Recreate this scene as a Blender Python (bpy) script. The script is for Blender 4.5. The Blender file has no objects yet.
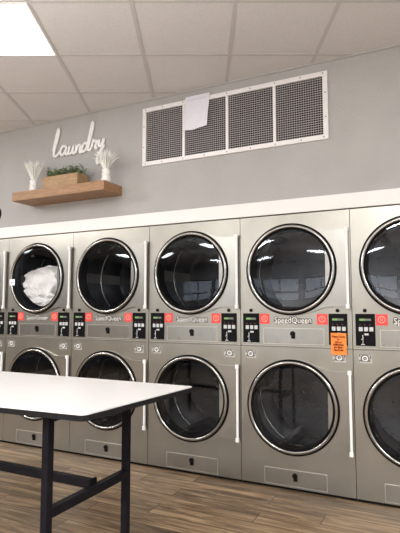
import bpy, bmesh, math, random
from mathutils import Vector, Matrix, noise
random.seed(11)
SC = bpy.context.scene
COL = SC.collection
PI = math.pi
A = 0.4569            # the ceiling grid (and the camera) is turned against the dryer wall
CAM = Vector((1.7055, -3.4694, 1.2642))
CEIL = 3.05

# ------------------------------------------------------------------ materials
def new_mat(name):
    m = bpy.data.materials.new(name); m.use_nodes = True
    nt = m.node_tree
    return m, nt, nt.nodes['Principled BSDF']

def plain(name, col, rough=.5, metal=0., var=.06, scale=30., bump=0., emit=0., bscale=None, stretch=(1, 1, 1)):
    m, nt, b = new_mat(name)
    N, L = nt.nodes, nt.links
    tc = N.new('ShaderNodeTexCoord'); mp = N.new('ShaderNodeMapping')
    mp.inputs['Scale'].default_value = stretch
    L.new(tc.outputs['Object'], mp.inputs['Vector'])
    no = N.new('ShaderNodeTexNoise'); no.inputs['Scale'].default_value = scale; no.inputs['Detail'].default_value = 3
    L.new(mp.outputs['Vector'], no.inputs['Vector'])
    r = N.new('ShaderNodeValToRGB')
    r.color_ramp.elements[0].position = .3; r.color_ramp.elements[1].position = .7
    r.color_ramp.elements[0].color = [max(0, c * (1 - var)) for c in col] + [1]
    r.color_ramp.elements[1].color = [min(1, c * (1 + var)) for c in col] + [1]
    L.new(no.outputs['Fac'], r.inputs['Fac']); L.new(r.outputs['Color'], b.inputs['Base Color'])
    b.inputs['Roughness'].default_value = rough; b.inputs['Metallic'].default_value = metal
    if max(col) < .08: b.inputs['Specular IOR Level'].default_value = .08
    if bump:
        n2 = N.new('ShaderNodeTexNoise'); n2.inputs['Scale'].default_value = bscale or scale; n2.inputs['Detail'].default_value = 4
        L.new(mp.outputs['Vector'], n2.inputs['Vector'])
        bp = N.new('ShaderNodeBump'); bp.inputs['Strength'].default_value = bump; bp.inputs['Distance'].default_value = .01
        L.new(n2.outputs['Fac'], bp.inputs['Height']); L.new(bp.outputs['Normal'], b.inputs['Normal'])
    if emit:
        b.inputs['Emission Color'].default_value = list(col) + [1]; b.inputs['Emission Strength'].default_value = emit
    return m

def steel_mat(name, col, rough, stretch, bump=.02):
    m, nt, b = new_mat(name); N, L = nt.nodes, nt.links
    tc = N.new('ShaderNodeTexCoord'); mp = N.new('ShaderNodeMapping'); mp.inputs['Scale'].default_value = stretch
    L.new(tc.outputs['Object'], mp.inputs['Vector'])
    no = N.new('ShaderNodeTexNoise'); no.inputs['Scale'].default_value = 4; no.inputs['Detail'].default_value = 5
    L.new(mp.outputs['Vector'], no.inputs['Vector'])
    cloud = N.new('ShaderNodeTexNoise'); cloud.inputs['Scale'].default_value = 3.5; cloud.inputs['Detail'].default_value = 3
    L.new(tc.outputs['Object'], cloud.inputs['Vector'])
    mr = N.new('ShaderNodeMapRange'); mr.inputs['To Min'].default_value = rough - .06; mr.inputs['To Max'].default_value = rough + .08
    L.new(no.outputs['Fac'], mr.inputs['Value']); L.new(mr.outputs['Result'], b.inputs['Roughness'])
    r = N.new('ShaderNodeValToRGB'); r.color_ramp.elements[0].position = .3; r.color_ramp.elements[1].position = .72
    r.color_ramp.elements[0].color = [c * .9 for c in col] + [1]; r.color_ramp.elements[1].color = [c * 1.06 for c in col] + [1]
    L.new(cloud.outputs['Fac'], r.inputs['Fac']); L.new(r.outputs['Color'], b.inputs['Base Color'])
    b.inputs['Metallic'].default_value = 1.
    bp = N.new('ShaderNodeBump'); bp.inputs['Strength'].default_value = bump; bp.inputs['Distance'].default_value = .004
    L.new(no.outputs['Fac'], bp.inputs['Height']); L.new(bp.outputs['Normal'], b.inputs['Normal'])
    return m

def glass_mat():
    m = bpy.data.materials.new('dark_door_glass'); m.use_nodes = True
    nt = m.node_tree; N, L = nt.nodes, nt.links
    N.remove(N['Principled BSDF']); out = N['Material Output']
    t = N.new('ShaderNodeBsdfTransparent'); t.inputs['Color'].default_value = (.985, .985, .985, 1)
    g = N.new('ShaderNodeBsdfGlossy'); g.inputs['Roughness'].default_value = .03; g.inputs['Color'].default_value = (.82, .88, 1, 1)
    f = N.new('ShaderNodeFresnel'); f.inputs['IOR'].default_value = 1.62
    mul = N.new('ShaderNodeMath'); mul.operation = 'MULTIPLY'; mul.inputs[1].default_value = .62; mul.use_clamp = True
    mx = N.new('ShaderNodeMixShader')
    L.new(f.outputs['Fac'], mul.inputs[0]); L.new(mul.outputs[0], mx.inputs['Fac'])
    L.new(t.outputs[0], mx.inputs[1]); L.new(g.outputs[0], mx.inputs[2]); L.new(mx.outputs[0], out.inputs['Surface'])
    return m

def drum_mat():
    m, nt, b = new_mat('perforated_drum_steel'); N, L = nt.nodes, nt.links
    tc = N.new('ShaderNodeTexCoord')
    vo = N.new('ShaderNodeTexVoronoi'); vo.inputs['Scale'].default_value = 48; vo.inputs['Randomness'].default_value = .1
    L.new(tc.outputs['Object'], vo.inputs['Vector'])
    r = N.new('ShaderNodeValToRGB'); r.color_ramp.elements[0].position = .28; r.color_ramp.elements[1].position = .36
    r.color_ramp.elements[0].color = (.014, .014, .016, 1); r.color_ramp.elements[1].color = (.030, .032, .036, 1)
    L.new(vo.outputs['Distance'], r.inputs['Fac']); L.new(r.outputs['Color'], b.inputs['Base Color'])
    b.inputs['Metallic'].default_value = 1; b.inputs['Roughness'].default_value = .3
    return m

def wood_mat(name, c0, c1, stretch, rough=.55, scale=6.):
    m, nt, b = new_mat(name); N, L = nt.nodes, nt.links
    tc = N.new('ShaderNodeTexCoord'); mp = N.new('ShaderNodeMapping'); mp.inputs['Scale'].default_value = stretch
    L.new(tc.outputs['Object'], mp.inputs['Vector'])
    no = N.new('ShaderNodeTexNoise'); no.inputs['Scale'].default_value = scale; no.inputs['Detail'].default_value = 7; no.inputs['Distortion'].default_value = 1.2
    L.new(mp.outputs['Vector'], no.inputs['Vector'])
    r = N.new('ShaderNodeValToRGB'); r.color_ramp.elements[0].position = .32; r.color_ramp.elements[1].position = .68
    r.color_ramp.elements[0].color = list(c0) + [1]; r.color_ramp.elements[1].color = list(c1) + [1]
    L.new(no.outputs['Fac'], r.inputs['Fac']); L.new(r.outputs['Color'], b.inputs['Base Color'])
    b.inputs['Roughness'].default_value = rough
    return m

def floor_mat():
    m, nt, b = new_mat('wood_look_plank_floor'); N, L = nt.nodes, nt.links
    tc = N.new('ShaderNodeTexCoord')
    br = N.new('ShaderNodeTexBrick')
    br.offset = .37; br.offset_frequency = 2; br.squash = 1.0
    br.inputs['Scale'].default_value = 1.0
    br.inputs['Brick Width'].default_value = 1.0; br.inputs['Row Height'].default_value = .152
    br.inputs['Mortar Size'].default_value = .0028; br.inputs['Mortar Smooth'].default_value = .15; br.inputs['Bias'].default_value = 0
    br.inputs['Color1'].default_value = (0, 0, 0, 1); br.inputs['Color2'].default_value = (1, 1, 1, 1); br.inputs['Mortar'].default_value = (.5, .5, .5, 1)
    L.new(tc.outputs['Object'], br.inputs['Vector'])
    # per-plank offset for the grain, then long streaks along the plank
    sep = N.new('ShaderNodeSeparateColor'); L.new(br.outputs['Color'], sep.inputs[0])
    off = N.new('ShaderNodeVectorMath'); off.operation = 'SCALE'; off.inputs[0].default_value = (7.3, 3.1, 5.7)
    L.new(sep.outputs[0], off.inputs['Scale'])
    add = N.new('ShaderNodeVectorMath'); add.operation = 'ADD'
    L.new(tc.outputs['Object'], add.inputs[0]); L.new(off.outputs[0], add.inputs[1])
    mp = N.new('ShaderNodeMapping'); mp.inputs['Scale'].default_value = (1.0, 11, 1); L.new(add.outputs[0], mp.inputs['Vector'])
    no = N.new('ShaderNodeTexNoise'); no.inputs['Scale'].default_value = 2.2; no.inputs['Detail'].default_value = 7; no.inputs['Roughness'].default_value = .62; no.inputs['Distortion'].default_value = .8
    L.new(mp.outputs[0], no.inputs['Vector'])
    r = N.new('ShaderNodeValToRGB'); cr = r.color_ramp
    cr.elements[0].position = .33; cr.elements[0].color = (.078, .047, .026, 1)
    cr.elements[1].position = .68; cr.elements[1].color = (.37, .262, .155, 1)
    e = cr.elements.new(.5); e.color = (.19, .125, .069, 1)
    L.new(no.outputs['Fac'], r.inputs['Fac'])
    tone = N.new('ShaderNodeMapRange'); tone.inputs['To Min'].default_value = .66; tone.inputs['To Max'].default_value = 1.35
    L.new(sep.outputs[0], tone.inputs['Value'])
    mul = N.new('ShaderNodeVectorMath'); mul.operation = 'SCALE'
    L.new(r.outputs['Color'], mul.inputs[0]); L.new(tone.outputs[0], mul.inputs['Scale'])
    mix = N.new('ShaderNodeMix'); mix.data_type = 'RGBA'; mix.inputs[7].default_value = (.05, .03, .018, 1)
    L.new(br.outputs['Fac'], mix.inputs[0]); L.new(mul.outputs[0], mix.inputs[6]); L.new(mix.outputs[2], b.inputs['Base Color'])
    b.inputs['Roughness'].default_value = .42
    bp = N.new('ShaderNodeBump'); bp.inputs['Strength'].default_value = .15; bp.inputs['Distance'].default_value = .003
    L.new(no.outputs['Fac'], bp.inputs['Height']); L.new(bp.outputs['Normal'], b.inputs['Normal'])
    return m

M = {}
M['wall'] = plain('grey_wall_paint', (.44, .435, .432), .7, var=.04, scale=3, bump=.5, bscale=55)
M['wall_dimmed'] = plain('side_wall_darkened_for_reflection', (.10, .10, .105), .7, var=.03, scale=3)  # unseen left wall darkened so the left dryers reflect less light
M['ceiling'] = plain('ceiling_tile', (.665, .65, .65), .9, var=.04, scale=70, bump=.25, bscale=160)
M['tbar'] = plain('ceiling_grid_bar', (.535, .52, .515), .55, var=.02)
M['white_trim'] = plain('white_trim_paint', (.88, .88, .87), .5, var=.015, scale=4)
M['floor'] = floor_mat()
M['steel'] = steel_mat('brushed_stainless', (.365, .352, .315), .34, (60, 60, 1.2))
M['steel_door'] = steel_mat('brushed_stainless_door', (.375, .366, .340), .29, (60, 60, 1.2))
M['chrome'] = steel_mat('polished_ring_steel', (.40, .395, .385), .2, (2, 2, 2), .0)
M['bar'] = plain('bright_satin_aluminium', (.84, .84, .85), .35, metal=.0, var=.02)
M['white_plastic'] = plain('white_plastic', (.86, .86, .85), .4, var=.02)
M['cabinet_side'] = plain('grey_cabinet_side', (.30, .29, .27), .5, metal=.4)
M['black'] = plain('black_plastic', (.006, .006, .007), .4, var=.2)
M['rubber'] = plain('black_rubber', (.006, .006, .0065), .6, var=.2)
M['rubber'].node_tree.nodes['Principled BSDF'].inputs['Specular IOR Level'].default_value = .05
M['dark_gap'] = plain('dark_recess', (.006, .006, .006), .8)
M['glass'] = glass_mat()
M['drum'] = drum_mat()
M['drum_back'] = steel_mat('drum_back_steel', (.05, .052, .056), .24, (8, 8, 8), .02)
M['highlight_ring'] = plain('drum_highlight_steel', (.38, .39, .41), .25, metal=1)  # bright tone stands in for the highlight arc inside the drum
M['rib'] = plain('drum_rib_steel', (.07, .072, .078), .25, metal=1)
M['red'] = plain('red_sticker', (.80, .062, .05), .45, var=.04)
M['pink'] = plain('pale_red_print', (.92, .36, .31), .45, var=.03)
M['lcd_green'] = plain('green_lit_display', (.16, .30, .10), .3, emit=.25)
M['lcd_grey'] = plain('grey_display', (.18, .20, .17), .25)
M['button'] = plain('pale_grey_button', (.55, .57, .58), .4)
M['led'] = plain('dim_red_indicator', (.12, .03, .025), .4)
M['print'] = plain('white_panel_print', (.62, .63, .64), .5)
M['silver'] = plain('silver_sticker', (.50, .49, .46), .35, metal=.3, var=.1)
M['sticker_dark'] = plain('dark_sticker_print', (.13, .13, .135), .4)
M['logo'] = plain('dark_logo_print', (.05, .05, .05), .4)
M['logo_face'] = plain('silver_logo_face', (.74, .73, .70), .35, metal=.2)
M['panel_edge'] = plain('bright_panel_edge', (.62, .60, .56), .3, metal=.7)
M['orange'] = plain('orange_paper', (1.0, .26, .045), .7, var=.05, scale=60)
M['ink'] = plain('dark_marker_ink', (.07, .025, .02), .6)
M['shelf'] = wood_mat('warm_brown_shelf_wood', (.225, .115, .050), (.425, .24, .12), (1.5, 14, 14), .5)
M['box_wood'] = wood_mat('light_planter_wood', (.31, .19, .095), (.46, .305, .17), (2, 10, 10), .6)
M['ceramic'] = plain('white_ceramic', (.86, .86, .85), .3, var=.02)
M['leaf'] = plain('green_leaf', (.27, .38, .19), .6, var=.5, scale=60)
M['stem'] = plain('brown_stem', (.10, .09, .05), .7)
M['plume'] = plain('white_green_grass', (.90, .92, .86), .6, var=.12, scale=25)
M['sign_white'] = plain('white_sign_letters', (.93, .93, .93), .4, var=.01)
M['vent_white'] = plain('white_vent_enamel', (.87, .86, .87), .4, var=.02)
M['vent_bar'] = plain('vent_grille_bar', (.50, .49, .50), .45, var=.05)
M['vent_dark'] = plain('vent_dark_backing', (.012, .011, .012), .8)
M['screw'] = plain('screw_head', (.30, .30, .30), .3, metal=.9)
M['paper'] = plain('white_lavender_paper', (.82, .82, .91), .7, var=.02)
M['table_top'] = plain('white_laminate', (.79, .79, .79), .28, var=.012, scale=3)
M['table_edge'] = plain('black_table_edge', (.016, .016, .017), .4, var=.1)
M['table_leg'] = plain('black_powder_coated_steel', (.010, .0095, .013), .45, var=.15, bump=.05, bscale=300)
M['linen'] = plain('white_linen', (.99, .985, .985), .85, var=.01, scale=20)
M['light'] = plain('light_diffuser', (1, .99, .97), .6, var=0, emit=5.)
M['window'] = plain('added_glowing_pane', (.80, .90, 1.), .2, var=.25, scale=1.5, emit=1.6)  # glow of the added far-wall panes
M['clock_face'] = plain('white_dial', (.85, .85, .85), .4)

# ------------------------------------------------------------------ mesh helpers
def box(bm, x0, x1, y0, y1, z0, z1, bev=0., seg=2):
    vs = [bm.verts.new(p) for p in ((x0, y0, z0), (x1, y0, z0), (x1, y1, z0), (x0, y1, z0), (x0, y0, z1), (x1, y0, z1), (x1, y1, z1), (x0, y1, z1))]
    fs = [bm.faces.new([vs[i] for i in q]) for q in ((3, 2, 1, 0), (4, 5, 6, 7), (0, 1, 5, 4), (1, 2, 6, 5), (2, 3, 7, 6), (3, 0, 4, 7))]
    if bev:
        es = list({e for f in fs for e in f.edges})
        bmesh.ops.bevel(bm, geom=es, offset=bev, segments=seg, profile=.5, affect='EDGES')

def lathe(bm, prof, n=64, c=(0, 0, 0), axis='Y', close=False):
    """prof: (radius, offset along axis)"""
    rings = []
    for r, h in prof:
        ring = []
        for k in range(n):
            t = 2 * PI * k / n
            if axis == 'Y': p = (c[0] + r * math.cos(t), c[1] + h, c[2] + r * math.sin(t))
            else: p = (c[0] + r * math.cos(t), c[1] + r * math.sin(t), c[2] + h)
            ring.append(bm.verts.new(p))
        rings.append(ring)
    pairs = list(zip(rings, rings[1:])) + ([(rings[-1], rings[0])] if close else [])
    for a, b in pairs:
        for k in range(n):
            f = bm.faces.new((a[k], a[(k + 1) % n], b[(k + 1) % n], b[k])); f.smooth = True
    return rings

def cap(bm, ring):
    bm.faces.new(ring)

def disc(bm, r, y0, y1, c=(0, 0), n=24):
    rings = lathe(bm, [(r, y1), (r, y0)], n, (c[0], 0, c[1]))
    cap(bm, rings[0]); cap(bm, rings[1])

def tube(bm, pts, r, n=8, flat=1., closed=False):
    """round tube through points; radius may be a list; 'flat' squashes it along world Y"""
    pts = [Vector(p) for p in pts]; m = len(pts)
    rings = []
    for i, p in enumerate(pts):
        a = pts[max(0, i - 1)]; b = pts[min(m - 1, i + 1)]
        t = (b - a).normalized() if (b - a).length > 1e-9 else Vector((0, 0, 1))
        u = t.cross(Vector((0, 1, 0)))
        if u.length < 1e-4: u = t.cross(Vector((1, 0, 0)))
        u.normalize(); v = t.cross(u).normalized()
        rr = r[i] if isinstance(r, (list, tuple)) else r
        ring = []
        for k in range(n):
            an = 2 * PI * k / n
            d = u * math.cos(an) * rr + v * math.sin(an) * rr
            d.y *= flat
            ring.append(bm.verts.new(p + d))
        rings.append(ring)
    for a, b in zip(rings, rings[1:]):
        for k in range(n):
            f = bm.faces.new((a[k], a[(k + 1) % n], b[(k + 1) % n], b[k])); f.smooth = True
    bm.faces.new(rings[0][::-1]); bm.faces.new(rings[-1])

def spline(pts, sub=6):
    P = [Vector(p) for p in pts]; out = []
    for i in range(len(P) - 1):
        p0 = P[max(0, i - 1)]; p1 = P[i]; p2 = P[i + 1]; p3 = P[min(len(P) - 1, i + 2)]
        for s in range(sub):
            t = s / sub
            out.append(.5 * ((2 * p1) + (p2 - p0) * t + (2 * p0 - 5 * p1 + 4 * p2 - p3) * t * t + (3 * p1 - p0 - 3 * p2 + p3) * t ** 3))
    out.append(P[-1]); return out

def prism(bm, outline, y0, y1):
    """outline in (x, z), extruded along y"""
    f = [bm.verts.new((x, y0, z)) for x, z in outline]; b = [bm.verts.new((x, y1, z)) for x, z in outline]
    bm.faces.new(f); bm.faces.new(b[::-1]); n = len(outline)
    for k in range(n):
        bm.faces.new((f[k], b[k], b[(k + 1) % n], f[(k + 1) % n]))

def finish(name, bm, mat, parent=None, loc=(0, 0, 0)):
    bmesh.ops.recalc_face_normals(bm, faces=bm.faces[:])
    me = bpy.data.meshes.new(name); bm.to_mesh(me); bm.free()
    me.materials.append(mat)
    o = bpy.data.objects.new(name, me); COL.objects.link(o)
    o.location = loc
    if parent is not None: o.parent = parent
    return o

def quick(name, mat, parent, *boxes, bev=0.):
    bm = bmesh.new()
    for b in boxes: box(bm, *b, bev=bev)
    return finish(name, bm, mat, parent)

def text_mesh(name, txt, size, mat, parent, x, y, z, width=None, extrude=.0006, offset=0., align='CENTER', shear=0., yscale=1.):
    cu = bpy.data.curves.new('lettering', 'FONT'); cu.body = txt; cu.size = size; cu.align_x = align; cu.align_y = 'CENTER'
    cu.extrude = extrude; cu.offset = offset; cu.shear = shear; cu.resolution_u = 3; cu.space_line = .95
    t = bpy.data.objects.new('lettering', cu); COL.objects.link(t)
    bpy.context.view_layer.update()
    me = bpy.data.meshes.new_from_object(t.evaluated_get(bpy.context.evaluated_depsgraph_get()))
    bpy.data.objects.remove(t); bpy.data.curves.remove(cu)
    xs = [v.co.x for v in me.vertices]; w = max(xs) - min(xs); mid = (max(xs) + min(xs)) / 2
    s = (width / w) if width else 1.
    for v in me.vertices:
        cx, cy, cz = (v.co.x - mid) * s, v.co.y * s * yscale, v.co.z
        v.co = (x + cx, y - cz, z + cy)
    me.materials.clear(); me.materials.append(mat)
    o = bpy.data.objects.new(name, me); COL.objects.link(o); me.name = name
    if parent is not None: o.parent = parent
    return o

def empty(name, label, cat, loc=(0, 0, 0), group=None):
    o = bpy.data.objects.new(name, None); COL.objects.link(o); o.location = loc; o.empty_display_size = .1
    o['label'] = label; o['category'] = cat
    if group: o['group'] = group
    return o

def struct(o, label, cat):
    o['kind'] = 'structure'; o['label'] = label; o['category'] = cat
    return o

def copy_tree(o, parent=None):
    c = o.copy(); COL.objects.link(c)
    if parent is not None: c.parent = parent
    for ch in list(o.children): copy_tree(ch, c)
    return c

# ------------------------------------------------------------------ the room
XL, XR, YB = -8., 7., -13.
X0, W = -2.1024, .8097              # left edge of the second stack, pitch of the stacks
ROW0, ROW1 = X0 - W, X0 + 5 * W
bm = bmesh.new(); box(bm, XL, XR, YB, 1.2, -.1, 0)
struct(finish('floor', bm, M['floor']), 'brown wood-look plank floor running along the dryers', 'floor')
bm = bmesh.new(); box(bm, XL, XR, YB, 1.2, CEIL + .003, CEIL + .1)
struct(finish('ceiling', bm, M['ceiling']), 'off-white suspended tile ceiling', 'ceiling')
bm = bmesh.new()
box(bm, XL, XR, .02, .14, 1.96, CEIL + .012)
box(bm, XL, ROW0 - .004, .02, .14, 0, 1.96)
box(bm, ROW1 + .004, XR, .02, .14, 0, 1.96)
box(bm, ROW0 - .2, ROW1 + .2, 1.1, 1.2, 0, CEIL)
struct(finish('wall_back', bm, M['wall']), 'grey textured wall above the dryers', 'wall')
bm = bmesh.new(); box(bm, XL - .1, XL, YB, .14, 0, CEIL); struct(finish('wall_left', bm, M['wall_dimmed']), 'grey side wall of the laundromat', 'wall')
bm = bmesh.new(); box(bm, XR, XR + .1, YB, .14, 0, CEIL); struct(finish('wall_right', bm, M['wall']), 'grey side wall of the laundromat', 'wall')
bm = bmesh.new(); box(bm, XL, XR, YB - .1, YB, 0, CEIL); struct(finish('wall_front', bm, M['wall']), 'far wall of the laundromat', 'wall')
bm = bmesh.new(); box(bm, XL, XR, -.004, .02, 1.953, 2.058, bev=.003)
struct(finish('trim_1', bm, M['white_trim']), 'white trim board along the top of the dryers', 'trim')

for k, wx in enumerate((-6.2, -3.6, -1.0, 1.6, 4.2)):  # invented glowing panes, added for the door glass to reflect
    bm = bmesh.new(); box(bm, wx - 1.1, wx + 1.1, YB + .002, YB + .02, .75, 2.05)
    wo = struct(finish('window_%d' % (k + 1), bm, M['window']), 'pale glowing pane added on the far wall for reflections', 'window')
    bm = bmesh.new()
    for q in ((-1.16, 1.16, .69, .75), (-1.16, 1.16, 2.05, 2.11), (-1.16, -1.1, .75, 2.05), (1.1, 1.16, .75, 2.05), (-.025, .025, .75, 2.05), (-1.1, 1.1, 1.28, 1.36)):
        box(bm, wx + q[0], wx + q[1], YB + .002, YB + .06, q[2], q[3])
    finish('window_frame', bm, M['black'], wo)

# suspended ceiling grid, turned against the wall
T = .61
def grid_xy(i, j):
    gx, gy = -1.0215 + i * T, 2.7465 + j * T
    return CAM.x + math.cos(A) * gx - math.sin(A) * gy, CAM.y + math.sin(A) * gx + math.cos(A) * gy
bm = bmesh.new()
def clip_line(p, d):
    t0, t1 = -60, 60
    for k, (lo, hi) in enumerate(((XL + .02, XR - .02), (YB + .02, .018))):
        if abs(d[k]) < 1e-9: continue
        a, b = (lo - p[k]) / d[k], (hi - p[k]) / d[k]
        t0, t1 = max(t0, min(a, b)), min(t1, max(a, b))
    return (t0, t1) if t1 > t0 else None
def strip(p, d, dz=0.):
    c = clip_line(p, d)
    if not c: return
    h = .0125; nx, ny = -d[1] * h, d[0] * h
    q = [(p[0] + d[0] * t, p[1] + d[1] * t) for t in c]
    lo, hi = CEIL - .0005 - dz, CEIL + .012
    pts = [(q[0][0] + nx, q[0][1] + ny), (q[1][0] + nx, q[1][1] + ny), (q[1][0] - nx, q[1][1] - ny), (q[0][0] - nx, q[0][1] - ny)]
    v = [bm.verts.new((x, y, lo)) for x, y in pts] + [bm.verts.new((x, y, hi)) for x, y in pts]
    for f in ((0, 1, 2, 3), (7, 6, 5, 4), (0, 4, 5, 1), (1, 5, 6, 2), (2, 6, 7, 3), (3, 7, 4, 0)): bm.faces.new([v[k] for k in f])
for i in range(-26, 30): strip(grid_xy(i, 0), (-math.sin(A), math.cos(A)))
for j in range(-40, 12): strip(grid_xy(0, j), (math.cos(A), math.sin(A)), .0006)
struct(finish('trim_2', bm, M['tbar']), 'grey metal grid bars of the suspended ceiling', 'trim')
# wall angle where ceiling meets the wall
bm = bmesh.new(); box(bm, XL, XR, .008, .02, CEIL - .010, CEIL + .003)
struct(finish('trim_3', bm, M['wall']), 'thin edge trim between ceiling and wall', 'trim')

# the ceiling light in view
cx, cy = grid_xy(-.5, .5)
cl = empty('ceiling_light', 'square flat white ceiling light panel glowing at the upper left', 'ceiling light', (cx, cy, CEIL))
cl.rotation_euler = (0, 0, A)
bm = bmesh.new(); s = T / 2 - .014
box(bm, -s, s, -s, s, -.003, .010)
finish('diffuser', bm, M['light'], cl)
bm = bmesh.new()
for q in ((-s - .012, s + .012, -s - .012, -s), (-s - .012, s + .012, s, s + .012), (-s - .012, -s, -s, s), (s, s + .012, -s, s)): box(bm, q[0], q[1], q[2], q[3], -.006, .010)
finish('frame', bm, M['white_trim'], cl)

# invented area lamps in the grid, added to light room and door glass
LP, UP = 138., 25.
def added_lamp(i, j, power=LP, sx=1.19, sy=.58):
    x, y = grid_xy(i + 1, j + .5)
    if not (XL + .6 < x < XR - .6 and YB + .6 < y < -.7): return
    l = bpy.data.lights.new('added_ceiling_lamp', 'AREA'); l.shape = 'RECTANGLE'; l.size = sx; l.size_y = sy
    l.energy = power; l.color = (1, .99, .975)
    o = bpy.data.objects.new('added_ceiling_lamp', l); COL.objects.link(o); o.location = (x, y, CEIL - .01); o.rotation_euler = (0, 0, A)
for i in range(-25, 24, 6):
    for j in range(-30, 6, 6):
        if (i, j) != (-1, 0): added_lamp(i, j)

# unseen upward area lamps, added to brighten the ceiling
for x in (-3.2, -.8, 1.6, 4.):
    for y in (-2.6, -5.4, -8.2):
        l = bpy.data.lights.new('added_uplight', 'AREA'); l.shape = 'RECTANGLE'; l.size = 2.2; l.size_y = .5; l.energy = UP; l.color = (1, .985, .965)
        o = bpy.data.objects.new('added_uplight', l); COL.objects.link(o); o.location = (x, y, 1.95); o.rotation_euler = (PI, 0, 0)

# ------------------------------------------------------------------ stacked dryers
CX = .387                                   # door centre across the cabinet
DOORS = ((1.544, .993, 1.944, 'upper'), (.571, .016, .985, 'lower'))
RO = .330

def front_panel_bm(z0, z1, cz, r, y0=0., y1=.012):
    """stainless sheet with a round hole"""
    bm = bmesh.new(); x0, x1 = .002, W - .002
    angs = {2 * PI * k / 72 for k in range(72)} | {math.atan2(z - cz, x - CX) % (2 * PI) for x in (x0, x1) for z in (z0, z1)}
    angs = sorted(angs); n = len(angs)
    def edge(t):
        c, s = math.cos(t), math.sin(t); d = 1e9
        if c > 1e-9: d = min(d, (x1 - CX) / c)
        if c < -1e-9: d = min(d, (x0 - CX) / c)
        if s > 1e-9: d = min(d, (z1 - cz) / s)
        if s < -1e-9: d = min(d, (z0 - cz) / s)
        return CX + c * d, cz + s * d
    O = [bm.verts.new((edge(t)[0], y0, edge(t)[1])) for t in angs]
    I = [bm.verts.new((CX + r * math.cos(t), y0, cz + r * math.sin(t))) for t in angs]
    O2 = [bm.verts.new((v.co.x, y1, v.co.z)) for v in O]; I2 = [bm.verts.new((v.co.x, y1, v.co.z)) for v in I]
    for k in range(n):
        j = (k + 1) % n
        bm.faces.new((O[k], O[j], I[j], I[k])); bm.faces.new((O2[k], I2[k], I2[j], O2[j]))
        bm.faces.new((O[k], O2[k], O2[j], O[j])); bm.faces.new((I[k], I[j], I2[j], I2[k]))
    return bm

def door_outline():
    R = .333; pts = []
    a1 = math.radians(70); n = 56
    for k in range(n + 1):
        t = a1 + (2 * PI - 2 * a1) * k / n
        pts.append((R * math.cos(t), R * math.sin(t)))
    def sweep(z1, z2):   # s-curve from the circle to the straight edge of the hinge side
        out = []; xa = R * math.cos(a1); xb = .27
        for k in range(1, 10):
            t = k / 10; x = xa + (xb - xa) * t
            e = t * t * (3 - 2 * t)
            out.append((x, z1 + (z2 - z1) * (e * .6 + t * .4)))
        return out
    zc = R * math.sin(a1)
    low = sweep(-zc, -.270) + [(.27, -.270), (.400, -.270)]
    up = [(.400, .264), (.27, .264)] + sweep(zc, .264)[::-1]
    return pts + low + up

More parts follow.
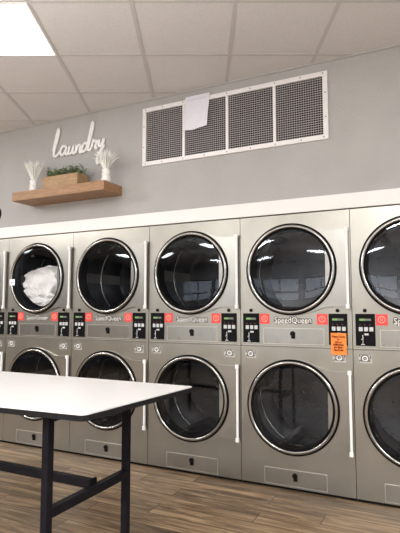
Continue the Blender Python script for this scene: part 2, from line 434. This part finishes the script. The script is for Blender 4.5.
def make_dryer():
    root = empty('stacked_dryer', '', 'dryer')
    # cabinet body behind the fronts
    bm = bmesh.new()
    box(bm, .003, .015, .013, 1.0, .0, 1.944); box(bm, W - .015, W - .003, .013, 1.0, 0, 1.944)
    box(bm, .015, W - .015, .013, 1.0, 1.932, 1.944); box(bm, .015, W - .015, .013, 1.0, 0, .012); box(bm, .015, W - .015, .988, 1.0, .012, 1.932)
    box(bm, .015, W - .015, .0135, .9, .984, .994)
    finish('cabinet', bm, M['cabinet_side'], root)
    quick('toe_kick', M['dark_gap'], root, (.003, W - .003, .004, .0128, 0, .0155))
    for cz, z0, z1, which in DOORS:
        fp = finish('front_panel', front_panel_bm(z0, z1, cz, .300), M['steel'], root)
        # drum
        bm = bmesh.new()
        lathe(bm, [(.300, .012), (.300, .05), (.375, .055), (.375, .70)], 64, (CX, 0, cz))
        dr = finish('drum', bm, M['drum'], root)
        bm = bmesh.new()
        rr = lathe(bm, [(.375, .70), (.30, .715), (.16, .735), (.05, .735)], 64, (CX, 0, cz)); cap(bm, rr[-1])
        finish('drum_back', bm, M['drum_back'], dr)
        bm = bmesh.new(); lathe(bm, [(.366, .395), (.370, .385), (.3745, .385), (.3745, .415), (.370, .415), (.366, .405)], 64, (CX, 0, cz), close=True); finish('drum_highlight_ring', bm, M['highlight_ring'], dr)  # ring added to give the drum its curved highlight
        for k in range(3):
            t = math.radians(250 + 120 * k); ux, uz = math.cos(t), math.sin(t)
            bm = bmesh.new(); pr = []
            for yy, h in ((.09, .03), (.13, .085), (.6, .085), (.69, .04)):
                ring = []
                for sgn, rad in ((-1, .374), (-.35, .374 - h), (.35, .374 - h), (1, .374)):
                    px, pz = ux * rad - uz * sgn * .045, uz * rad + ux * sgn * .045
                    ring.append(bm.verts.new((CX + px, yy, cz + pz)))
                pr.append(ring)
            for a_, b_ in zip(pr, pr[1:]):
                for q in range(3): bm.faces.new((a_[q], a_[q + 1], b_[q + 1], b_[q]))
            bm.faces.new(pr[0]); bm.faces.new(pr[-1])
            finish('baffle', bm, M['rib'], dr)
        # door
        bm = bmesh.new(); out = door_outline()
        ring_out = [bm.verts.new((CX + x, -.016, cz + z)) for x, z in out]
        ring_back = [bm.verts.new((CX + x, -.001, cz + z)) for x, z in out]
        inn = []
        for x, z in out:
            d = math.hypot(x, z); inn.append((x / d * .303, z / d * .303))
        ring_in = [bm.verts.new((CX + x, -.016, cz + z)) for x, z in inn]
        ring_in2 = [bm.verts.new((CX + x, -.001, cz + z)) for x, z in inn]
        n = len(out)
        for k in range(n):
            j = (k + 1) % n
            for q in ((ring_out[k], ring_out[j], ring_in[j], ring_in[k]), (ring_out[k], ring_back[k], ring_back[j], ring_out[j]),
                      (ring_in[k], ring_in[j], ring_in2[j], ring_in2[k]), (ring_back[k], ring_in2[k], ring_in2[j], ring_back[j])): bm.faces.new(q)
        door = finish('door', bm, M['steel_door'], root)
        bm = bmesh.new()
        lathe(bm, [(.3315, -.0005), (.3315, -.021), (.3205, -.024), (.3205, -.0005)], 72, (CX, 0, cz), close=True)
        lathe(bm, [(.298, -.020), (.290, -.029), (.281, -.012), (.280, .06), (.299, .06), (.299, -.0)], 72, (CX, 0, cz), close=True)
        finish('gasket', bm, M['rubber'], door)
        bm = bmesh.new()
        prof = [(.3215, -.017), (.3215, -.022)] + [(.309 + .0115 * math.cos(t), -.026 - .010 * math.sin(t)) for t in [PI * k / 10 for k in range(11)]] + [(.297, -.022), (.297, -.017)]
        lathe(bm, prof, 96, (CX, 0, cz), close=True)
        finish('door_ring', bm, M['chrome'], door)
        bm = bmesh.new()
        rr = lathe(bm, [(.289, -.022), (.27, -.0232), (.2, -.0252), (.1, -.0268), (.03, -.0272)], 64, (CX, 0, cz)); cap(bm, rr[-1])
        finish('door_glass', bm, M['glass'], door)
        bm = bmesh.new(); xb = .790
        box(bm, xb - .0085, xb + .0085, -.034, -.017, cz - .262, cz + .256, bev=.004)
        hb = finish('hinge_bar', bm, M['bar'], door)
        quick('bar_bracket', M['white_plastic'], door, (xb - .014, xb + .011, -.038, -.0165, cz + .246, cz + .276), bev=.003)
        quick('bar_bracket', M['white_plastic'], door, (xb - .014, xb + .011, -.038, -.0165, cz - .284, cz - .254), bev=.003)
    # control panels
    for side, x0, x1 in (('l', .021, .147), ('r', .652, .778)):
        z0, z1 = 1.013, 1.226
        cp = quick('control_panel', M['black'], root, (x0, x1, -.005, -.0005, z0, z1), bev=.0015)
        w = x1 - x0
        quick('display', M['lcd_green'], cp, (x0 + w * .2, x0 + w * .48, -.0062, -.0045, z1 - .046, z1 - .032))
        quick('display', M['lcd_grey'], cp, (x0 + w * .48, x0 + w * .8, -.0062, -.0045, z1 - .046, z1 - .032))
        for k in range(3):
            quick('indicator', M['led'], cp, (x0 + w * (.2 + .25 * k), x0 + w * (.26 + .25 * k), -.0060, -.0045, z1 - .078, z1 - .070))
        for k in range(3):
            bx = x0 + w * (.17 + .27 * k)
            quick('button', M['button'], cp, (bx, bx + w * .2, -.0085, -.0045, z1 - .116, z1 - .088), bev=.002)
        bm = bmesh.new()
        box(bm, x0 + w * .45, x0 + w * .66, -.0062, -.0045, z1 - .142, z1 - .130)
        tube(bm, [(x0 + w * .36, -.0055, z1 - .140), (x0 + w * .37, -.0055, z1 - .165), (x0 + w * .28, -.0055, z1 - .172)], .0028, 6, .3)
        tube(bm, [(x0 + w * .37, -.0055, z1 - .165), (x0 + w * .36, -.0055, z1 - .200)], .0022, 6, .3)
        box(bm, x0 + w * .27, x0 + w * .46, -.0062, -.0045, z1 - .206, z1 - .201)
        finish('card_slot_print', bm, M['print'], cp)
        xd = .084 if side == 'l' else .714
        bm = bmesh.new(); disc(bm, .0125, -.008, -.0003, (xd, 1.248)); finish('coin_lock', bm, M['black'], root)
        # red sticker beside the panel
        rx0, rx1 = (.152, .226) if side == 'l' else (.570, .645)
        st = quick('red_sticker', M['red'], root, (rx0, rx1, -.0022, -.0003, 1.150, 1.224))
        mx = (rx0 + rx1) / 2; bm = bmesh.new()
        tube(bm, [(mx + .022 * math.cos(t), -.0026, 1.188 + .021 * math.sin(t)) for t in [2 * PI * k / 24 for k in range(25)]], .0034, 6, .25)
        tube(bm, [(mx - .007, -.0026, 1.178), (mx - .007, -.0026, 1.197), (mx + .004, -.0026, 1.199), (mx + .007, -.0026, 1.192), (mx + .002, -.0026, 1.187), (mx - .004, -.0026, 1.187), (mx + .012, -.0026, 1.174)], .0022, 6, .25)
        finish('emblem', bm, M['pink'], st)
        # small silver sticker under the seam, round emblem on it
        sx0, sx1, sz0, sz1 = (.034, .120, .899, .957) if side == 'l' else (.674, .762, .897, .955)
        sl = quick('silver_sticker', M['silver'], root, (sx0, sx1, -.0022, -.0003, sz0, sz1))
        mx, mz = (sx0 + sx1) / 2, (sz0 + sz1) / 2 + .002
        bm = bmesh.new()
        tube(bm, [(mx + .024 * math.cos(t), -.0026, mz + .023 * math.sin(t)) for t in [-.6 + (PI + 1.6) * k / 20 for k in range(21)]], .0042, 6, .2)
        tube(bm, [(mx + .008 * math.cos(t), -.0026, mz + .008 * math.sin(t)) for t in [5 * k / 10 for k in range(11)]], .003, 6, .2)
        tube(bm, [(sx0 + .006, -.0026, sz0 + .017), (mx - .014, -.0026, sz0 + .014), (mx + .016, -.0026, sz0 + .012), (sx1 - .008, -.0026, sz0 + .019)], .0035, 6, .2)
        box(bm, sx0 + .004, sx0 + .014, -.0028, -.002, sz1 - .016, sz1 - .004); box(bm, sx1 - .012, sx1 - .003, -.0028, -.002, sz1 - .03, sz1 - .006)
        box(bm, sx0 + .004, sx1 - .004, -.0028, -.002, sz1 - .0035, sz1 - .0005); box(bm, sx0 + .004, sx0 + .01, -.0028, -.002, sz0 + .004, sz0 + .012)
        finish('emblem', bm, M['sticker_dark'], sl)
        bm = bmesh.new()
        tube(bm, [(mx + .0165 * math.cos(t), -.0026, mz + .0155 * math.sin(t)) for t in [2 * PI * k / 20 for k in range(21)]], .0038, 6, .2)
        finish('emblem_ring', bm, M['white_plastic'], sl)
    # logo
    lg = text_mesh('logo', 'SpeedQueen', .05, M['logo'], root, .398, -.0012, 1.177, width=.278, offset=.005, yscale=1.1)
    text_mesh('logo_face', 'SpeedQueen', .05, M['logo_face'], lg, .398, -.0022, 1.177, width=.268, offset=.0004, yscale=1.1)
    # service panels with locks
    for z0, z1, lz, nm in ((1.012, 1.118, 1.083, 'service_panel'), (.030, .136, .101, 'lint_panel')):
        x0, x1 = .180, .617
        sp = quick(nm, M['steel_door'], root, (x0, x1, -.003, -.0003, z0, z1), bev=.001)
        bm = bmesh.new(); e = .0035
        for q in ((x0 - e, x1 + e, z0 - e, z0), (x0 - e, x1 + e, z1, z1 + e), (x0 - e, x0, z0, z1), (x1, x1 + e, z0, z1)): box(bm, q[0], q[1], -.0045, -.0003, q[2], q[3])
        finish('panel_rim', bm, M['panel_edge'], sp)
        bm = bmesh.new(); disc(bm, .018, -.012, -.002, (.398, lz))
        box(bm, .388, .415, -.014, -.002, lz - .035, lz - .006, bev=.003)
        finish('lock', bm, M['black'], sp)
    # line under the control band
    quick('seam_strip', M['panel_edge'], root, (.004, W - .004, -.0012, .0, .9935, .9965))
    return root

D_LABELS = [
    'stainless stacked dryer at the left picture edge, only its right strip showing',
    'stainless stacked dryer holding white laundry in its upper drum',
    'stainless stacked dryer right of the laundry-filled one, its lower half behind the tabletop',
    'stainless stacked dryer whose lower door is met by the white table corner',
    'stainless stacked dryer with the orange paper note on its right control panel',
    'stainless stacked dryer at the right picture edge, doors cut by the frame']
proto = make_dryer()
for i in range(6):
    d = proto if i == 0 else copy_tree(proto)
    d.location = (X0 + (i - 1) * W, 0, 0); d['label'] = D_LABELS[i]; d['group'] = 'row of stacked stainless dryers'
    if i == 1:
        # white tag stuck on the rim of the laundry-filled door
        up = [c for c in d.children if c.name.startswith('door')][0]
        tg = quick('paper_tag', M['paper'], up, (CX - .315, CX - .245, -.0445, -.0430, 1.546 - .066, 1.546 - .006))
        tp = quick('tag_print', M['sticker_dark'], up, (CX - .295, CX - .270, -.0452, -.0444, 1.546 - .040, 1.546 - .034))

# white laundry in the second stack's upper drum
bm = bmesh.new()
bmesh.ops.create_icosphere(bm, subdivisions=6, radius=1.)
lx, lz = X0 + CX + .012, 1.542
def top_edge(x):
    return -.01 + .125 * min(1, max(0, (x + .25) / .16)) ** .55 - .03 * max(0, x - .2) / .06 + .012 * math.sin(x * 23)
for v in bm.verts:
    p = v.co.copy()
    n = Vector(p).normalized()
    rad = max(.05, math.hypot(n.x, n.z)) ** -.4; x = .275 * n.x * rad; z = .262 * n.z * rad
    q = Vector((n.x * 2.6, n.y * 2.6, n.z * 2.6))
    c = noise.voronoi(q * 1.15)[0]; ridge = c[1] - c[0]
    fold = abs(noise.noise(q * 1.7 + Vector((3, 1, 7)))) * .9 + abs(noise.noise(q * 3.7 + Vector((9, 4, 2)))) * .4
    bump = (.42 - min(.42, ridge)) * .16 + fold * .05
    y = .10 + .105 * n.y
    if n.y < 0: y += bump * min(1, -n.y * 3) * 1.25
    tz = top_edge(x)
    if z > tz - .05:
        z = tz - .05 + (z - (tz - .05)) * .16 + bump * .25
    r = math.hypot(x, z)
    if r > .260: x *= .260 / r; z *= .260 / r
    y += -.03
    if y < -.012: y = -.012 + (y + .012) * .12
    v.co = (lx + x, y + .006, lz + z)
for f in bm.faces: f.smooth = True
lau = finish('laundry_bundle', bm, M['linen'])
lau['label'] = 'crumpled white laundry pressed against the glass inside an upper dryer drum'; lau['category'] = 'laundry'

# orange note on the fifth stack
ox = X0 + 3 * W
nt_ = empty('paper_note', 'orange handwritten paper note taped over a black dryer control panel', 'note', (ox + .718, -.0125, 1.02))
bm = bmesh.new()
nx, nz = 8, 10; vv = {}
for a_ in range(nx + 1):
    for b_ in range(nz + 1):
        x = -.052 + .104 * a_ / nx; z = -.072 + .147 * b_ / nz
        y = -.002 * math.sin(b_ * .5) - .004 * (1 - b_ / nz) ** 2 * (a_ / nx)
        vv[a_, b_] = bm.verts.new((x + .0025 * (1 - b_ / nz), y, z))
for a_ in range(nx):
    for b_ in range(nz): bm.faces.new((vv[a_, b_], vv[a_ + 1, b_], vv[a_ + 1, b_ + 1], vv[a_, b_ + 1]))
pn = finish('paper', bm, M['orange'], nt_)
bm_t = text_mesh('handwriting', 'Please Come\nto\nAsk us\nif Machine\nfor Basic\nCard Use', .021, M['ink'], nt_, 0.0, -.0075, .006, width=.088, offset=.0005, shear=.15, yscale=1.15)

# ------------------------------------------------------------------ vent in the wall
vx0, vx1, vz0, vz1 = -.566, 1.005, 2.468, 2.972
v = empty('wall_vent', 'long white four-panel grille vent high on the grey wall', 'vent', ((vx0 + vx1) / 2, .02, (vz0 + vz1) / 2))
vw, vh = vx1 - vx0, vz1 - vz0; fw = .036
bm = bmesh.new(); hw, hh = vw / 2, vh / 2
for q in ((-hw, hw, -hh, -hh + fw), (-hw, hw, hh - fw, hh), (-hw, -hw + fw, -hh + fw, hh - fw), (hw - fw, hw, -hh + fw, hh - fw)): box(bm, q[0], q[1], -.018, 0, q[2], q[3], bev=.002)
finish('frame', bm, M['vent_white'], v)
quick('backing', M['vent_dark'], v, (-hw + .01, hw - .01, -.003, -.0005, -hh + .01, hh - .01))
divs = [-hw + fw]
for dx in (-.167, .220, .607):
    xx = dx - (vx0 + vx1) / 2
    quick('divider', M['vent_white'], v, (xx - .0115, xx + .0115, -.017, -.001, -hh + fw, hh - fw), bev=.0015)
    divs += [xx - .0115, xx + .0115]
divs.append(hw - fw)
for k in range(4):
    a_, b_ = divs[2 * k], divs[2 * k + 1]
    bm = bmesh.new()
    nxv, nzv = 20, 25
    for q in range(1, nxv):
        x = a_ + (b_ - a_) * q / nxv; box(bm, x - .0012, x + .0012, -.0125, -.0105, -hh + fw, hh - fw)
    for q in range(1, nzv):
        z = -hh + fw + (vh - 2 * fw) * q / nzv; box(bm, a_, b_, -.014, -.0115, z - .0017, z + .0017)
    finish('grille', bm, M['vent_bar'], v)
for sx in (-.48, -.375, -.25, -.125, 0, .125, .25, .375, .48):
    for sz in (-hh + fw * .45, hh - fw * .45):
        bm = bmesh.new(); disc(bm, .005, -.0205, -.0178, (sx * vw, sz), 10); finish('screw', bm, M['screw'], v)
for sx in (-hw + fw * .45, hw - fw * .45):
    for sz in (-.09, .09):
        bm = bmesh.new(); disc(bm, .005, -.0205, -.0178, (sx, sz), 10); finish('screw', bm, M['screw'], v)

# sheet hanging over the vent's top edge
bm = bmesh.new(); nx, nz = 12, 16; vv = {}
for a_ in range(nx + 1):
    for b_ in range(nz + 1):
        t = b_ / nz
        xl, xr = -.150 - .002 * t + .006 * math.sin(3 * t), .074 - .020 * (1 - t)
        x = xl + (xr - xl) * a_ / nx
        z = 2.708 + .277 * t - .012 * (1 - t) * math.sin(PI * a_ / nx) + .016 * (1 - t) * (a_ / nx)
        y = -.004 - .012 * (1 - t) - .005 * math.sin(a_ * .9 + 1) * (1 - t) - .0035 * math.sin(5 * t)
        vv[a_, b_] = bm.verts.new((x, y, z))
for a_ in range(nx):
    for b_ in range(nz):
        f = bm.faces.new((vv[a_, b_], vv[a_ + 1, b_], vv[a_ + 1, b_ + 1], vv[a_, b_ + 1])); f.smooth = True
# second, shorter layer folded to the front
vv = {}
for a_ in range(nx + 1):
    for b_ in range(5):
        t = b_ / 4
        x = -.136 + .212 * a_ / nx; z = 2.955 + .032 * t; y = -.0165 + .006 * t
        vv[a_, b_] = bm.verts.new((x, y, z))
for a_ in range(nx):
    for b_ in range(4): bm.faces.new((vv[a_, b_], vv[a_ + 1, b_], vv[a_ + 1, b_ + 1], vv[a_, b_ + 1]))
hs = finish('hanging_sheet', bm, M['paper'])
hs['label'] = 'white sheet hanging over the top edge of the wall vent'; hs['category'] = 'sheet'

# ------------------------------------------------------------------ "laundry" sign
STROKES = [
 [(-1.568,2.743),(-1.549,2.825),(-1.526,2.915),(-1.510,2.951),(-1.501,2.933),(-1.512,2.870),(-1.540,2.789),(-1.559,2.724),(-1.552,2.693),(-1.519,2.697),(-1.482,2.730)],
 [(-1.411,2.767),(-1.447,2.776),(-1.474,2.746),(-1.477,2.704),(-1.451,2.692),(-1.418,2.729),(-1.405,2.766),(-1.418,2.713),(-1.402,2.689),(-1.382,2.707)],
 [(-1.369,2.764),(-1.382,2.707),(-1.367,2.689),(-1.340,2.710),(-1.321,2.760),(-1.334,2.709),(-1.319,2.687),(-1.299,2.704)],
 [(-1.286,2.765),(-1.297,2.690)],
 [(-1.297,2.690),(-1.279,2.742),(-1.253,2.760),(-1.241,2.745),(-1.248,2.700),(-1.235,2.686),(-1.215,2.705)],
 [(-1.164,2.758),(-1.193,2.767),(-1.220,2.734),(-1.219,2.696),(-1.195,2.692),(-1.167,2.726),(-1.140,2.828),(-1.116,2.922),(-1.107,2.947),(-1.098,2.927),(-1.114,2.848),(-1.144,2.747),(-1.151,2.699),(-1.131,2.693),(-1.111,2.717)],
 [(-1.111,2.717),(-1.095,2.785),(-1.089,2.771),(-1.065,2.770),(-1.053,2.762),(-1.072,2.720),(-1.064,2.699),(-1.044,2.712)],
 [(-1.026,2.774),(-1.033,2.730),(-1.019,2.712),(-0.994,2.740),(-0.976,2.778),(-0.990,2.707),(-1.007,2.630),(-1.026,2.568),(-1.045,2.558),(-1.050,2.596),(-1.018,2.663),(-0.967,2.720)]]
bm = bmesh.new()
for st in STROKES:
    tube(bm, spline([(x, .007, z) for x, z in st], 6), .0135, 8, .8)
sg = finish('wall_sign', bm, M['sign_white'])
sg['label'] = 'white cut-out script sign reading laundry on the wall above the shelf'; sg['category'] = 'sign'

# round object at the left edge of the picture
ck = empty('wall_plaque', 'round black-rimmed white wall plaque cut off by the left picture edge', 'plaque', (-2.336, .02, 2.207))
bm = bmesh.new(); lathe(bm, [(.092, 0), (.092, -.014), (.074, -.018), (.070, -.010), (.070, 0)], 48, close=True); finish('rim', bm, M['black'], ck)
bm = bmesh.new(); disc(bm, .071, -.009, -.001, (0, 0), 40); finish('plaque_face', bm, M['clock_face'], ck)
quick('dark_band', M['black'], ck, (-.064, .064, -.0105, -.0085, -.022, .002))

# ------------------------------------------------------------------ floating shelf and what stands on it
SZ = 2.322
bm = bmesh.new(); box(bm, -1.824, -.782, -.236, .0195, SZ - .082, SZ, bev=.003)
sh = finish('floating_shelf', bm, M['shelf']); sh['label'] = 'thick brown wooden floating shelf on the grey wall'; sh['category'] = 'shelf'

def vase(x, y, label, lean, seed):
    random.seed(seed)
    r = empty('vase', label, 'vase', (x, y, SZ), 'white vases of pale grass on the shelf')
    bm = bmesh.new()
    rr = lathe(bm, [(.036, 0), (.040, .004), (.041, .02), (.036, .045), (.034, .06), (.039, .064), (.039, .072), (.034, .076), (.033, .088), (.037, .104), (.038, .110), (.033, .110), (.028, .08), (.028, .02)], 32, axis='Z')
    cap(bm, rr[0]); cap(bm, rr[-1]); finish('vase_body', bm, M['ceramic'], r)
    bm = bmesh.new()
    for k in range(110):
        t = random.uniform(0, 2 * PI); sp = random.uniform(.02, 1.) ** .7
        h = random.uniform(.17, .225) * (1 - .22 * sp * random.random()); out = .085 * sp
        b0 = Vector((.012 * math.cos(t), .012 * math.sin(t), .09))
        d = Vector((math.cos(t), math.sin(t), 0)); pts = []
        droop = lean * random.uniform(.2, 1.) * sp
        for q in range(7):
            u = q / 6
            pts.append(b0 + d * (out * (u ** 1.15) + droop * .03 * u * u) + Vector((0, 0, h * (u - droop * .38 * u ** 3))))
        tube(bm, pts, [.0035, .0038, .0042, .0042, .0038, .0028, .0008], 4)
    finish('grass', bm, M['plume'], r)
    return r
vase(-1.652, -.145, 'white vase of spiky pale grass at the left end of the shelf', .15, 3)
vase(-.826, -.150, 'white vase of drooping pale grass at the right end of the shelf', .9, 8)

pl = empty('planter', 'light wooden box planter of green leaves in the middle of the shelf', 'planter', (-1.303, -.115, SZ))
bm = bmesh.new(); t_ = .012
box(bm, -.2, .2, -.075, -.075 + t_, 0, .115, bev=.002); box(bm, -.2, .2, .075 - t_, .075, 0, .115, bev=.002)
box(bm, -.2, -.2 + t_, -.075 + t_, .075 - t_, 0, .115, bev=.002); box(bm, .2 - t_, .2, -.075 + t_, .075 - t_, 0, .115, bev=.002)
box(bm, -.19, .19, -.065, .065, 0, .09)
finish('planter_box', bm, M['box_wood'], pl)
random.seed(5)
bm = bmesh.new(); bs = bmesh.new()
for k in range(120):
    x0, y0 = random.uniform(-.18, .18), random.uniform(-.055, .055)
    d = Vector((random.uniform(-.5, .5) + x0 * 1.2, random.uniform(-.6, .45), 1)).normalized()
    h = random.uniform(.06, .125); p0 = Vector((x0, y0, .088))
    tube(bs, [p0, p0 + d * h], .0013, 4)
    for q in range(9):
        c = p0 + d * h * (.35 + .65 * q / 8); a_ = random.uniform(0, 2 * PI)
        side = Vector((math.cos(a_), math.sin(a_), random.uniform(-.2, .6))).normalized()
        up = side.cross(d).normalized(); L_ = random.uniform(.016, .030); w_ = L_ * .36
        v4 = [c, c + side * L_ * .5 + up * w_, c + side * L_, c + side * L_ * .5 - up * w_]
        bm.faces.new([bm.verts.new(p) for p in v4])
finish('foliage', bm, M['leaf'], pl); finish('stems', bs, M['stem'], pl)

# ------------------------------------------------------------------ folding table in front
TZ = .86
TX1, TX0, TY0, TY1 = .490, -1.330, -1.970, -1.155
CORN = ((.516, -1.148), (-1.33, -1.150), (-1.33, -2.050), (.458, -1.944))   # far right, far left, near left, near right
tb = empty('folding_table', 'white-topped laundry folding table with black edge and legs', 'table', ((TX0 + TX1) / 2, (TY0 + TY1) / 2, 0))
ox, oy = tb.location.x, tb.location.y
def rounded(grow, radii, n=6):
    C4 = [Vector((x, y)) for x, y in CORN]; mid = sum(C4, Vector((0, 0))) / 4; out = []
    C4 = [c + (c - mid).normalized() * grow for c in C4]
    for k in range(4):
        c = C4[k]; p = (C4[k - 1] - c).normalized() * radii[k]; q = (C4[(k + 1) % 4] - c).normalized() * radii[k]
        for m_ in range(n + 1):
            t = m_ / n; out.append(tuple(c + p * (1 - t) ** 2 + q * t ** 2))
    return out
def slab(pts, z0, z1):
    bm = bmesh.new()
    a_ = [bm.verts.new((x - ox, y - oy, z0)) for x, y in pts]; b_ = [bm.verts.new((x - ox, y - oy, z1)) for x, y in pts]
    bm.faces.new(a_[::-1]); bm.faces.new(b_)
    for k in range(len(pts)):
        j = (k + 1) % len(pts); bm.faces.new((a_[k], a_[j], b_[j], b_[k]))
    return bm
finish('tabletop', slab(rounded(-.003, (.012, .03, .03, .03)), TZ - .006, TZ), M['table_top'], tb)
finish('edge_band', slab(rounded(0, (.014, .032, .032, .032)), TZ - .028, TZ - .0055), M['table_edge'], tb)
LX, LW = .213, .0175
LY0, LY1 = -1.872, -1.310
for lx_ in (LX, TX0 + TX1 - LX):
    for ly in (LY0, LY1):
        bm = bmesh.new(); box(bm, lx_ - LW - ox, lx_ + LW - ox, ly - LW - oy, ly + LW - oy, .012, TZ - .028, bev=.003)
        lg = finish('leg', bm, M['table_leg'], tb)
        bm = bmesh.new(); lathe(bm, [(.018, 0), (.02, .004), (.02, .012), (.008, .012)], 20, (lx_ - ox, ly - oy, 0), axis='Z', close=True); finish('foot', bm, M['rubber'], lg)
    bm = bmesh.new(); box(bm, lx_ - .019 - ox, lx_ + .019 - ox, LY0 + LW - oy, LY1 - LW - oy, .407, .446, bev=.003); finish('stretcher', bm, M['table_leg'], tb)
    bm = bmesh.new(); box(bm, lx_ - .019 - ox, lx_ + .019 - ox, LY0 + LW - oy, LY1 - LW - oy, TZ - .066, TZ - .028, bev=.003); finish('top_rail', bm, M['table_leg'], tb)
bx = TX0 + TX1 - LX; ym = -1.556
bm = bmesh.new(); box(bm, bx + .0195 - ox, LX - .0195 - ox, ym - .019 - oy, ym + .019 - oy, .428, .467, bev=.002); bbm = finish('long_beam', bm, M['table_leg'], tb)
bm = bmesh.new(); box(bm, LX - .0205 - ox, LX - .008 - ox, ym - .023 - oy, ym + .023 - oy, .4475, .472, bev=.002); finish('beam_cap', bm, M['rubber'], bbm)

# ------------------------------------------------------------------ camera, world, colour
cam = bpy.data.cameras.new('camera'); co = bpy.data.objects.new('camera', cam); COL.objects.link(co)
th, pit = A + .0032, .0842
fw_ = Vector((-math.sin(th) * math.cos(pit), math.cos(th) * math.cos(pit), math.sin(pit)))
co.location = CAM; co.rotation_euler = fw_.to_track_quat('-Z', 'Y').to_euler()
cam.sensor_fit = 'VERTICAL'; cam.sensor_height = 24; cam.lens = 493.64 * 24 / 533
cam.clip_start = .05
SC.camera = co
w = bpy.data.worlds.new('world'); SC.world = w; w.use_nodes = True
w.node_tree.nodes['Background'].inputs[0].default_value = (.8, .85, .9, 1); w.node_tree.nodes['Background'].inputs[1].default_value = .2
SC.view_settings.view_transform = 'Standard'; SC.view_settings.look = 'None'
SC.view_settings.exposure = 0.; SC.view_settings.gamma = 1.
SC.cycles.use_denoising = True
SC.cycles.max_bounces = 10; SC.cycles.transparent_max_bounces = 12
SC.cycles.sample_clamp_indirect = 6
